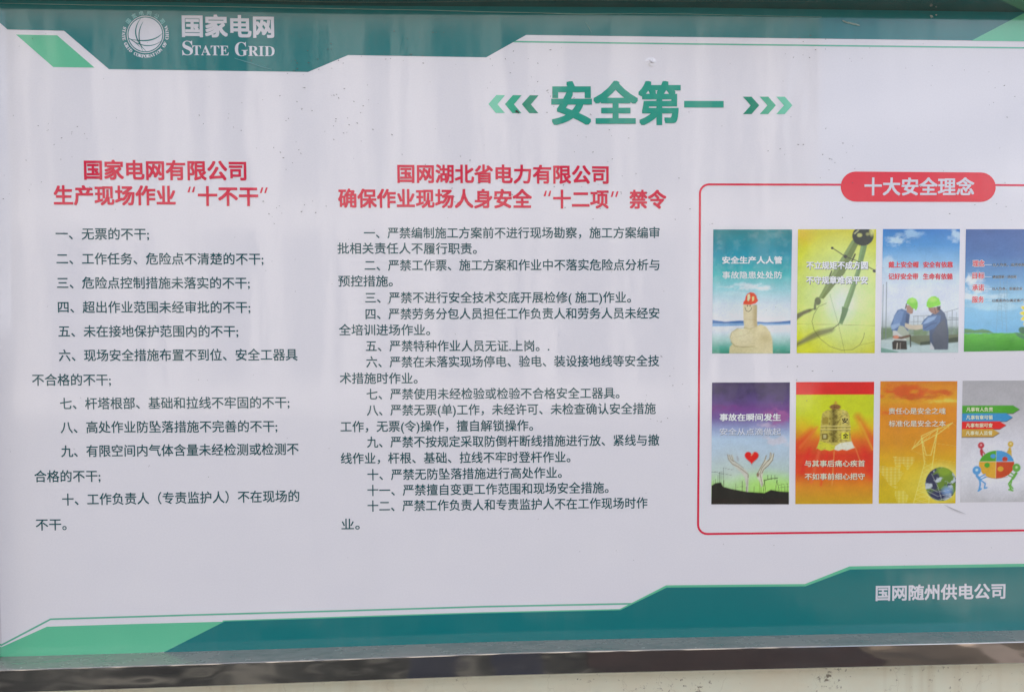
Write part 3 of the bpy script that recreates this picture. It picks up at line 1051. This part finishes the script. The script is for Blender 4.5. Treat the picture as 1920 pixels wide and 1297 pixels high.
for y, t, t2, e in ((325, '理念', '以人为本，追求卓越', 560), (440, '目标', '建设国家一流电网', 480), (553, '承诺', '以人为本，忠诚企业', 540), (666, '服务', '以感恩的心满足客户所望', 620)):
    slogan(p, c4, t, 64, 182, y, 66, PWHITE, None, 0.055)
    slogan(p, c4, t, 67, 179, y, 62, PRED, None, 0.020, lift=0.8)
    text_px = quad_px(*c4, 0.5, y / CHT)
    a = quad_px(*c4, 184 / CWD, (y + 12) / CHT)
    b = quad_px(*c4, 248 / CWD, (y + 12) / CHT)
    stroke_print('dash', [a, b], 0.7, PG4, 3, p)
    slogan(p, c4, t2, 255, 255 + (e - 255) * (1.0 if t2[0] != '以' or True else 1), y + 12, 30, PDARK, PG4, 0.02, (0.5, 0.4))

# 5 hands and a heart over a substation at dusk
A = Art(5)
A.grad([(0, (62, 52, 92)), (100, (66, 52, 104)), (180, (84, 60, 124)), (260, (112, 66, 136)), (340, (118, 96, 156)), (430, (148, 158, 196)), (540, (176, 198, 216)), (700, (180, 198, 208)), (850, (180, 200, 190)), (960, (168, 214, 130)), (1060, (150, 200, 84)), (1158, (60, 60, 50))])
A.cloud(620, 330, 170, 100, (168, 92, 150), 0.7, 70, 50)
A.cloud(500, 410, 120, 40, (196, 180, 200), 0.7, 60, 40)
A.cloud(160, 240, 150, 40, (124, 56, 130), 0.8, 80, 40)
A.cloud(600, 560, 160, 70, (206, 200, 208), 0.7, 80, 40)
A.mix(np.clip((A.noise(100, 80) - 0.45) * 1.6, 0, 0.5) * np.clip((260 - A.Y) / 120, 0, 1), (44, 36, 72))
A.ell(210, 880, 150, 170, (196, 206, 196), 260, 0.5)
A.ell(500, 980, 190, 100, (176, 226, 112), 160, 0.7)
sk, sh_ = (196, 196, 182), (132, 116, 92)
A.poly([(150, 686), (160, 730), (180, 765), (230, 812), (285, 862), (312, 900), (322, 960), (324, 1040), (346, 1045), (348, 960), (350, 880), (335, 845), (285, 800), (235, 762), (212, 742), (204, 705), (192, 684), (184, 690), (186, 715), (176, 690), (166, 686)], sk, 8)
A.line([(150, 686), (158, 730), (196, 775), (250, 800), (310, 845), (344, 872), (346, 900)], 6, sh_, 9, 0.95)
A.line([(168, 690), (178, 725), (204, 750)], 4, (96, 84, 66), 7, 0.9)
A.line([(186, 690), (200, 738), (240, 766), (300, 812)], 4, (110, 96, 74), 8, 0.8)
A.line([(345, 880), (340, 940), (332, 1040)], 5, (150, 140, 116), 9, 0.8)
A.poly([(236, 700), (246, 696), (256, 722), (254, 752), (244, 750), (234, 722)], (170, 176, 180), 8)
A.poly([(578, 668), (586, 700), (574, 740), (540, 788), (505, 815), (486, 850), (478, 900), (490, 960), (470, 1000), (452, 940), (430, 905), (424, 880), (440, 850), (458, 800), (492, 748), (506, 700), (516, 694), (508, 742), (540, 730), (548, 668), (560, 664), (560, 700)], (206, 204, 184), 7)
A.line([(552, 668), (546, 726), (512, 764), (474, 812), (456, 866), (470, 930), (486, 985)], 6, sh_, 9, 0.95)
A.line([(584, 676), (574, 736), (534, 788), (490, 826), (474, 862)], 6, (104, 84, 60), 8, 0.95)
A.line([(514, 694), (500, 740), (472, 790), (432, 866)], 6, (120, 104, 78), 8, 0.95)
A.line([(564, 672), (560, 716), (530, 750)], 4, (104, 88, 64), 7, 0.8)
A.ell(436, 876, 12, 20, (140, 120, 96), 8)
hp = []
for k in range(40):
    t = 2 * math.pi * k / 40
    hp.append((376 + 4.1 * 16 * math.sin(t) ** 3, 708 - 4.15 * (13 * math.cos(t) - 5 * math.cos(2 * t) - 2 * math.cos(3 * t) - math.cos(4 * t))))
A.poly([(x + 3, y + 5) for x, y in hp], (110, 60, 50), 14, 0.7)
A.poly(hp, (218, 44, 40), 6)
A.line([(392, 668), (374, 690)], 8, (240, 190, 150), 8, 0.8)
A.poly([(0, 980), (40, 955), (90, 950), (110, 990), (180, 1010), (330, 1038), (500, 1050), (560, 1020), (640, 1035), (730, 1040), (730, 1158), (0, 1158)], (38, 36, 34), 9)
A.mix(np.clip((A.Y - 1080) / 60, 0, 0.5), (62, 50, 54))
K = (44, 44, 42)
for x, y0 in ((60, 880), (78, 850), (92, 845), (110, 812), (118, 930), (20, 930), (40, 920), (230, 960), (290, 940), (330, 990), (400, 990), (454, 930), (470, 960), (660, 960), (690, 980), (712, 960)):
    A.line([(x, y0), (x, 1050)], 3.5, K, 4, 0.85)
for a, b in (((0, 850), (60, 850)), ((110, 812), (200, 830)), ((60, 860), (190, 880)), ((240, 995), (300, 990)), ((630, 975), (730, 960)), ((630, 1000), (730, 990)), ((500, 930), (620, 905))):
    A.line([a, b], 2.5, K, 4, 0.7)
for x in (488, 510, 600, 640):
    A.line([(500 if x < 550 else 616, 925), (x, 1045)], 4, K, 4, 0.9)
A.line([(492, 932), (555, 915), (622, 908)], 6, K, 4)
for x in (530, 564, 595):
    A.line([(x, 922), (x, 880)], 3, K, 4)
c5 = ((1335, 717), (1481, 716.6), (1479, 945), (1333.6, 945))
p = poster(c5, A, 'purple dusk poster of hands and a red heart')
slogan(p, c5, '事故在瞬间发生', 72, 648, 332, 72, PWHITE, PGREY, 0.026, (0.4, 0.6))
slogan(p, c5, '安全从点滴做起', 74, 648, 468, 70, pm('slogan_pale', (214, 218, 228)), PGREY, 0.008, (0.5, 0.7))

# 6 bronze bell on red and yellow
A = Art(6)
A.grad([(0, (216, 40, 44)), (118, (218, 40, 44)), (122, (196, 204, 40)), (300, (196, 204, 40)), (430, (214, 180, 40)), (560, (218, 110, 50)), (700, (216, 66, 48)), (860, (222, 80, 48)), (1000, (214, 140, 40)), (1158, (200, 160, 28))])
body = np.clip((A.Y - 121) / 4, 0, 1)
A.mix(body * np.clip(1 - np.hypot((A.X - 360) / 330, (A.Y - 230) / 330), 0, 1) * 2.2, (200, 208, 44))
for x0, y0, x1, y1, c, wd in ((150, 460, 0, 620, (224, 60, 50), 60), (200, 430, 40, 620, (232, 120, 60), 20), (580, 330, 730, 560, (216, 70, 50), 60), (600, 380, 720, 640, (228, 170, 60), 16),
                              (220, 660, 150, 950, (238, 110, 70), 26), (300, 660, 240, 980, (230, 60, 50), 20), (362, 660, 345, 980, (246, 170, 90), 8), (560, 620, 610, 760, (240, 150, 80), 8), (130, 640, 60, 860, (226, 50, 46), 40), (640, 640, 720, 900, (222, 54, 44), 60)):
    A.line([(x0, y0), (x1, y1)], wd, c, wd * 0.9, 0.6)
A.poly([(355, 212), (360, 190), (372, 180), (384, 192), (390, 212)], (198, 160, 60), 8)
A.ell(368, 238, 52, 26, (150, 110, 62), 8)
A.mix(np.clip(1.2 - np.hypot((A.X - 368) / 52, (A.Y - 238) / 28), 0, 1) * (A.noise(14, 14) - 0.3) * 1.6, (70, 44, 32))
bell = [(250, 290), (290, 268), (340, 262), (390, 258), (440, 264), (480, 280), (500, 310), (508, 380), (512, 480), (520, 540), (530, 575), (545, 610), (555, 622), (520, 636), (480, 650), (440, 640), (400, 652), (360, 640), (320, 655), (270, 640), (240, 650), (205, 630), (192, 636), (212, 590), (226, 540), (232, 450), (236, 360)]
A.poly(bell, (196, 180, 88), 6)
m_ = ((A.Y > 262) & (A.Y < 575)).astype(float) * np.clip(1.15 - np.abs((A.X - 372) / (125 + (A.Y - 262) * 0.09)), 0, 1) ** 0.3
m_ = m_ * region_of(A, bell)
tex = A.noise(16, 14, 3)
A.mix(m_ * np.clip((tex - 0.47) * 4, 0, 1) * 0.75, (92, 76, 40))
A.mix(m_ * np.clip(1 - np.abs(A.X - 355) / 46, 0, 1) * 0.75, (64, 50, 26))
A.mix(m_ * np.clip(1 - np.abs(A.X - 450) / 30, 0, 1) * 0.35, (236, 226, 150))
for y in (420, 450):
    A.line([(234, y), (512, y)], 9, (214, 200, 120), 5)
    A.line([(234, y + 10), (512, y + 10)], 3, (100, 84, 44), 4)
for X0, X1, Y0, Y1, c in ((428, 490, 335, 400, (214, 200, 110)), (428, 500, 480, 545, (222, 212, 70)), (248, 305, 335, 400, (160, 140, 60)), (246, 300, 490, 545, (112, 96, 50))):
    A.poly([(X0, Y0), (X1, Y0), (X1, Y1), (X0, Y1)], c, 5)
A.poly([(258, 500), (288, 500), (288, 535), (258, 535)], (190, 180, 120), 5)
A.poly([(212, 590), (226, 560), (330, 590), (370, 610), (372, 640), (320, 652), (270, 640), (240, 650), (205, 630)], (206, 202, 66), 6)
A.poly([(372, 610), (420, 580), (470, 572), (525, 566), (545, 610), (555, 624), (520, 636), (480, 650), (440, 640), (400, 652), (366, 642)], (226, 222, 196), 8)
A.mix(((A.Y > 575) & (A.Y < 640) & (A.X > 220) & (A.X < 540)) * np.clip((A.noise(20, 12) - 0.5) * 3, 0, 1) * 0.5, (150, 146, 80))
c6 = ((1492.6, 716), (1639, 715.6), (1636, 944), (1491, 944.5))
p = poster(c6, A, 'red and yellow poster of an old bronze bell')
slogan(p, c6, '安', 432, 488, 368, 56, pm('bell_dark', (60, 50, 26)), bold=0.02)
slogan(p, c6, '全', 442, 494, 512, 52, PM['bell_dark'], bold=0.02)
slogan(p, c6, '与其事后痛心疾首', 84, 652, 775, 64, pm('slogan_cream', (226, 218, 190)), PGREY, 0.014, (0.7, 0.5))
slogan(p, c6, '不如事前细心把守', 86, 652, 898, 64, PM['slogan_cream'], PGREY, 0.014, (0.7, 0.5))

# 7 pylon, dotted map and globe on orange
A = Art(7)
A.grad([(0, (214, 130, 48)), (180, (220, 160, 50)), (260, (222, 140, 48)), (420, (218, 142, 44)), (600, (212, 146, 40)), (800, (212, 172, 44)), (1000, (206, 176, 46)), (1158, (202, 178, 40))])
A.cloud(240, 100, 330, 90, (212, 96, 44), 1.0, 120, 50)
A.cloud(600, 110, 120, 40, (206, 100, 48), 1.0, 80, 40)
A.cloud(330, 150, 280, 40, (196, 86, 44), 0.7, 90, 30)
A.cloud(620, 190, 200, 30, (232, 204, 90), 0.8, 90, 30)
A.cloud(120, 300, 200, 30, (220, 108, 50), 0.8, 90, 25)
A.cloud(400, 400, 360, 30, (208, 118, 52), 0.6, 110, 25)
A.mix(np.clip(1 - np.hypot((A.X - 420) / 330, (A.Y - 1000) / 260), 0, 1) * 0.9, (224, 206, 76))
dots = ((np.mod(A.X, 13) < 9) & (np.mod(A.Y, 14) < 10)).astype(float)


def region(pts):
    return region_of(A, pts)


for pts in ([(0, 800), (160, 815), (230, 870), (200, 930), (160, 985), (95, 975), (40, 900), (0, 850)], [(130, 715), (330, 720), (330, 770), (270, 840), (215, 770), (190, 860), (150, 790)],
            [(150, 1030), (240, 1035), (285, 1090), (260, 1158), (180, 1158), (155, 1090)], [(90, 975), (150, 990), (190, 1005), (160, 1020)]):
    A.mix(region(pts) * dots * 0.55, (238, 224, 130))
YL = (244, 222, 120)
tw = [((395, 520), (430, 780)), ((550, 450), (505, 800)), ((430, 780), (330, 1158)), ((505, 800), (475, 1158)), ((395, 520), (560, 440)), ((310, 640), (400, 545)), ((400, 545), (520, 470)), ((520, 470), (690, 395)),
      ((310, 640), (420, 570)), ((420, 570), (560, 495)), ((560, 495), (690, 395)), ((405, 560), (445, 700)), ((540, 500), (490, 700)), ((445, 700), (490, 700))]
for a, b in tw:
    A.line([a, b], 6, YL, 5, 0.85)
for k in range(9):
    t0, t1 = k / 9.0, (k + 1) / 9.0
    y0, y1 = 780 + 378 * t0, 780 + 378 * t1
    xa, xb = 430 - 100 * t0, 430 - 100 * t1
    xc, xd = 505 - 30 * t0, 505 - 30 * t1
    A.line([(xa, y0), (xd, y1)], 4, YL, 4, 0.7)
    A.line([(xc, y0), (xb, y1)], 4, YL, 4, 0.7)
for k in range(10):
    t = k / 10.0
    A.line([(320 + 360 * t, 632 - 235 * t), (345 + 350 * t, 560 - 150 * t + 20 * (k % 2))], 3.5, YL, 4, 0.7)
for k in range(7):
    A.line([(398 + 5 * k, 535 + 35 * k), (425 + 3 * k, 560 + 35 * k)], 3.5, YL, 4, 0.7)
    A.line([(550 - 6 * k, 470 + 45 * k), (525 - 3 * k, 500 + 45 * k)], 3.5, YL, 4, 0.7)
for a, b in (((540, 590), (730, 615)), ((520, 735), (730, 770)), ((300, 650), (420, 700)), ((690, 400), (730, 430))):
    A.line([a, b], 2.5, (232, 200, 96), 4, 0.7)
A.ell(600, 960, 190, 180, (226, 216, 110), 80, 0.7)
A.ell(590, 975, 150, 160, (108, 138, 60), 6)
gl = np.clip((np.hypot((A.X - 590) / 150, (A.Y - 975) / 160) < 1), 0, 1)
n1 = A.noise(70, 60)
A.mix(gl * np.clip((n1 - 0.47) * 14, 0, 1), (62, 66, 90))
n1 = A.noise(60, 60)
A.mix(gl * np.clip((n1 - 0.55) * 12, 0, 1), (186, 196, 200))
A.mix(gl * np.clip(1 - np.hypot((A.X - 560) / 120, (A.Y - 1080) / 70), 0, 1) * 2, (58, 62, 92))
A.mix(gl * np.clip(1 - np.hypot((A.X - 620) / 90, (A.Y - 850) / 60), 0, 1) * 2, (132, 160, 58))
A.mix(gl * np.clip(1 - np.hypot((A.X - 650) / 70, (A.Y - 1040) / 60), 0, 1) * 1.4, (130, 160, 200))
for k in range(3):
    A.line([(460, 1000 + 40 * k), (560, 1050 + 40 * k), (690, 1030 + 36 * k)], 2.5, (214, 218, 210), 4, 0.8)
A.line([(500, 880), (560, 1000), (600, 1130)], 2.5, (214, 218, 210), 4, 0.7)
c7 = ((1650.6, 714.6), (1794.8, 714.4), (1791.4, 943.1), (1647.4, 943.5))
p = poster(c7, A, 'orange sunset poster of a pylon and globe')
slogan(p, c7, '责任心是安全之魂', 82, 622, 283, 62, pm('slogan_sand', (236, 220, 196)), pm('slogan_brown', (140, 96, 60)), 0.010, (0.6, 0.7))
slogan(p, c7, '标准化是安全之本', 84, 624, 402, 62, PM['slogan_sand'], PM['slogan_brown'], 0.010, (0.6, 0.7))

# 8 puzzle disc carried by four toy figures on grey
A = Art(8)
A.grad([(0, (172, 170, 172)), (200, (178, 176, 178)), (600, (206, 204, 208)), (900, (216, 216, 220)), (1158, (190, 188, 190))])
A.mix(np.clip(1 - np.hypot((A.X - 360) / 360, (A.Y - 800) / 380), 0, 1) * 1.2, (220, 220, 226))
for y0, y1, xt, c in ((236, 312, 540, (84, 164, 58)), (312, 388, 478, (66, 148, 196)), (388, 462, 416, (222, 40, 48)), (462, 536, 356, (198, 158, 70))):
    A.poly([(0, y0 + 4), (xt - 62, y0 + 4), (xt + 2, (y0 + y1) / 2 + 5), (xt - 60, y1 + 7), (0, y1 + 7)], (84, 72, 74), 5)
    A.poly([(0, y0), (xt - 62, y0), (xt, (y0 + y1) / 2), (xt - 62, y1), (0, y1)], c, 5)


def figure(h, b, limbs, c, lo):
    for pts, wd in limbs:
        A.line(pts, wd, c, 6)
    A.line(b, 26, c, 8)
    A.ell(h[0], h[1], h[2], h[2] * 1.06, c, 6)
    A.ell(h[0], h[1] - 4, h[2] * 0.3, h[2] * 0.3, lo, 10, 0.9)


figure((185, 617, 30), [(190, 660), (192, 700)], [([(200, 670), (232, 712)], 12), ([(182, 670), (200, 720)], 16)], (186, 62, 72), (236, 170, 170))
figure((462, 607, 27), [(455, 650), (448, 700)], [([(440, 670), (425, 705)], 12), ([(466, 670), (468, 720)], 14)], (204, 172, 76), (240, 224, 170))
A.ell(335, 800, 166, 134, (84, 164, 58), 5)
d_ = np.hypot((A.X - 335) / 166, (A.Y - 800) / 134) < 1
A.mix((d_ & (A.X > 330) & (A.Y < 775)).astype(float), (82, 154, 206))
A.mix((d_ & (A.X <= 330) & (A.Y >= 772)).astype(float), (214, 164, 60))
A.mix((d_ & (A.X > 330) & (A.Y >= 775)).astype(float), (196, 78, 50))
A.ell(300, 720, 24, 20, (82, 154, 206), 5)
A.ell(246, 806, 26, 24, (84, 164, 58), 5)
A.ell(372, 842, 28, 24, (214, 164, 60), 5)
A.ell(412, 750, 26, 24, (188, 72, 60), 5)
A.line([(330, 668), (330, 932)], 3, (220, 214, 190), 4, 0.7)
A.line([(170, 772), (500, 772)], 3, (220, 214, 190), 4, 0.7)
A.line([(220, 915), (335, 934), (440, 920)], 6, (150, 90, 60), 8, 0.7)
figure((150, 855, 40), [(152, 905), (180, 940)], [([(170, 925), (228, 895)], 13), ([(190, 940), (240, 918)], 12), ([(180, 940), (185, 990), (176, 1045)], 17), ([(185, 945), (232, 980), (225, 1025), (248, 1020)], 14), ([(168, 1050), (195, 1030)], 16)], (92, 156, 208), (206, 226, 240))
figure((522, 832, 38), [(520, 885), (490, 935)], [([(500, 900), (470, 880)], 13), ([(492, 925), (450, 905)], 12), ([(482, 940), (452, 985), (475, 1040)], 17), ([(482, 940), (470, 1000), (492, 1030)], 14), ([(455, 1040), (492, 1050)], 16)], (108, 170, 74), (200, 230, 170))
c8 = ((1805, 713.6), (1950.5, 713), (1946, 940), (1800, 941.2))
p = poster(c8, A, 'grey poster of toy figures carrying a puzzle disc')
YW = pm('slogan_yellow', (232, 236, 190))
for y, t in ((274, '凡事有人负责'), (350, '凡事有章可循'), (426, '凡事有据可查'), (499, '凡事有人监督')):
    slogan(p, c8, t, 38, 288, y, 42, YW, bold=0.018)

# fifth column, outside the picture: plain tinted posters
for cc, st, lb in ((((1969, 430), (2112, 430), (2108, 656), (1964, 657)), [(0, (80, 140, 190)), (700, (200, 214, 226)), (1158, (90, 160, 90))], 'sky blue and green poster at the right end'),
                   (((1962, 713), (2106, 712), (2101, 938), (1957, 940)), [(0, (214, 120, 60)), (600, (226, 190, 90)), (1158, (160, 60, 50))], 'orange and brown poster at the right end')):
    A = Art(9)
    A.grad(st)
    A.cloud(300, 420, 300, 120, (226, 228, 232), 0.7, 90, 50)
    poster(cc, A, lb)

# ------------------------------------------------------------------ wear on the sheet
DIRT = simple('fly_dirt', (0.09, 0.085, 0.08), 0.8)
PALE = simple('dried_paint', (0.32, 0.42, 0.38), 0.5)


def blob(verts, faces, px, py, a, b, rot, layer, sides=7, jag=0.35):
    k0 = len(verts)
    P = []
    for i in range(sides):
        t = 2 * math.pi * i / sides
        r_ = 1 + rng.uniform(-jag, jag)
        x, y = a * r_ * math.cos(t), b * r_ * math.sin(t)
        P.append((px + x * math.cos(rot) - y * math.sin(rot), py + x * math.sin(rot) + y * math.cos(rot)))
    X, Z = plane_pt([q[0] for q in P], [q[1] for q in P])
    cx_, cz_ = plane_pt(px, py)
    verts += [(x, -LAYER * layer, z) for x, z in zip(X, Z)] + [(float(cx_), -LAYER * layer - 0.0003, float(cz_))]
    for i in range(sides):
        faces.append((k0 + i, k0 + (i + 1) % sides, k0 + sides))


v, f = [], []
v2, f2 = [], []
cl = [(rng.uniform(560, 1900), rng.uniform(60, 420)) for _ in range(22)] + [(rng.uniform(0, 700), rng.uniform(130, 420)) for _ in range(9)] + [(rng.uniform(0, 1900), rng.uniform(420, 800)) for _ in range(4)]
for cx_, cy_ in cl:
    for _ in range(rng.randint(3, 12)):
        x, y = cx_ + rng.normal(0, 42), cy_ + rng.normal(0, 26)
        if y < 50 or y > 1150 or x < 4:
            continue
        s_ = rng.uniform(0.35, 1.0) ** 1.6
        blob(v, f, x, y, 0.6 + 1.4 * s_, 0.3 + 0.35 * s_, rng.normal(0.05, 0.35), 5)
for _ in range(170):
    blob(v, f, rng.uniform(0, 1920), 60 + 1000 * rng.rand() ** 1.7, 0.5 + 0.4 * rng.rand(), 0.4, rng.uniform(0, 3), 5)
mesh_obj('dirt_specks', v, f, DIRT, board, kind='stuff')
v, f = [], []
blob(v, f, 968.5, 209.5, 3.2, 2.4, 0.3, 6, 9, 0.5)
blob(v, f, 972, 212, 2.0, 1.4, 0.3, 6.5, 7, 0.4)
mesh_obj('chip_mark', v, f, simple('chip_dark', (0.05, 0.045, 0.04), 0.8), board)


# pale paint spots and scratches near the top seam
def paint(name, items):
    v, f = [], []
    for px_, py_, a, b, rot in items:
        blob(v, f, px_, py_, a, b, rot, 6, 9, 0.45)
    mesh_obj(name, v, f, PALE, board)


paint('paint_spot', [(1746, 32, 3, 2, 0.4), (1755, 29, 1.6, 1.3, 0.8)])
paint('paint_spot', [(1597, 45, 12, 1.8, 0.22), (1586, 42.5, 6, 1.3, 0.4)])
FILM = simple('film_crease', (0.30, 0.46, 0.40), 0.4)
stroke_print('film_crease', [(0, 7), (170, 10.5), (350, 12.5), (640, 17.5), (800, 20), (900, 23), (1000, 25), (1080, 27.5), (1180, 27), (1280, 27.2), (1380, 29.5), (1540, 33)],
             [0.5, 1.2, 0.8, 1.4, 0.9, 1.3, 0.9, 1.8, 0.9, 1.1, 0.7, 0.4], FILM, 6)
stroke_print('scratch', [(440, 110), (470, 119), (490, 126), (510, 131)], [0.4, 1.2, 1.0, 0.4], simple('scratch_pale', (0.16, 0.36, 0.38), 0.4), 6)
stroke_print('scratch', [(1097, 42), (1104, 52), (1109, 62)], [0.4, 0.9, 0.3], PM['print'] if 'print' in PM else FILM, 6)
stroke_print('scratch', [(1770, 946), (1790, 955), (1810, 963)], [0.4, 2.2, 0.5], simple('scratch_grey', (0.45, 0.44, 0.47), 0.4), 6)
# blister under the film, right of the header corner
v, f = [], []
rr = 12
for j in range(7):
    for i in range(24):
        t = 2 * math.pi * i / 24
        q = j / 6.0
        h_ = 0.0028 * (1 - q * q) ** 2 * (1 + 0.5 * math.sin(3 * t + 5 * q))
        X, Z = plane_pt(1220 + rr * q * math.cos(t), 117 + rr * 0.8 * q * math.sin(t))
        v.append((float(X), -0.0001 - h_, float(Z)))
for j in range(6):
    for i in range(24):
        a = j * 24 + i
        b = j * 24 + (i + 1) % 24
        f.append((a, b, b + 24, a + 24))
mesh_obj('film_blister', v, f, WHITE, board, smooth=True)

# ------------------------------------------------------------------ unseen building across the yard, added and shaped for streaked reflections in the sheet
fac = simple('facade_paint', (0.42, 0.405, 0.38), 0.8, var=0.12, vs=0.6)
glassm = simple('window_glass', (0.03, 0.04, 0.05), 0.08)
bld = bpy.data.objects.new('reflected_building', None)
put(bld, label='unseen pale building with tall narrow windows, added for its streaked reflections', cat='building')
box('wall', -16, 6.2, -15.0, -12.0, 0, 7.6, fac, bld)
x = -15.0
while x < 5.2:
    c_w = random.uniform(0.3, 0.6)
    box('column', x, x + c_w, -12.0, -11.6, 0, 7.4, fac, bld)
    wd = random.uniform(0.45, 0.9)
    for z0, z1 in ((0.6, 3.3), (4.0, 7.0)):
        box('window', x + c_w + 0.1, x + c_w + 0.1 + wd, -12.0, -11.95, z0, z1, glassm, bld)
    x += wd + c_w + 0.2
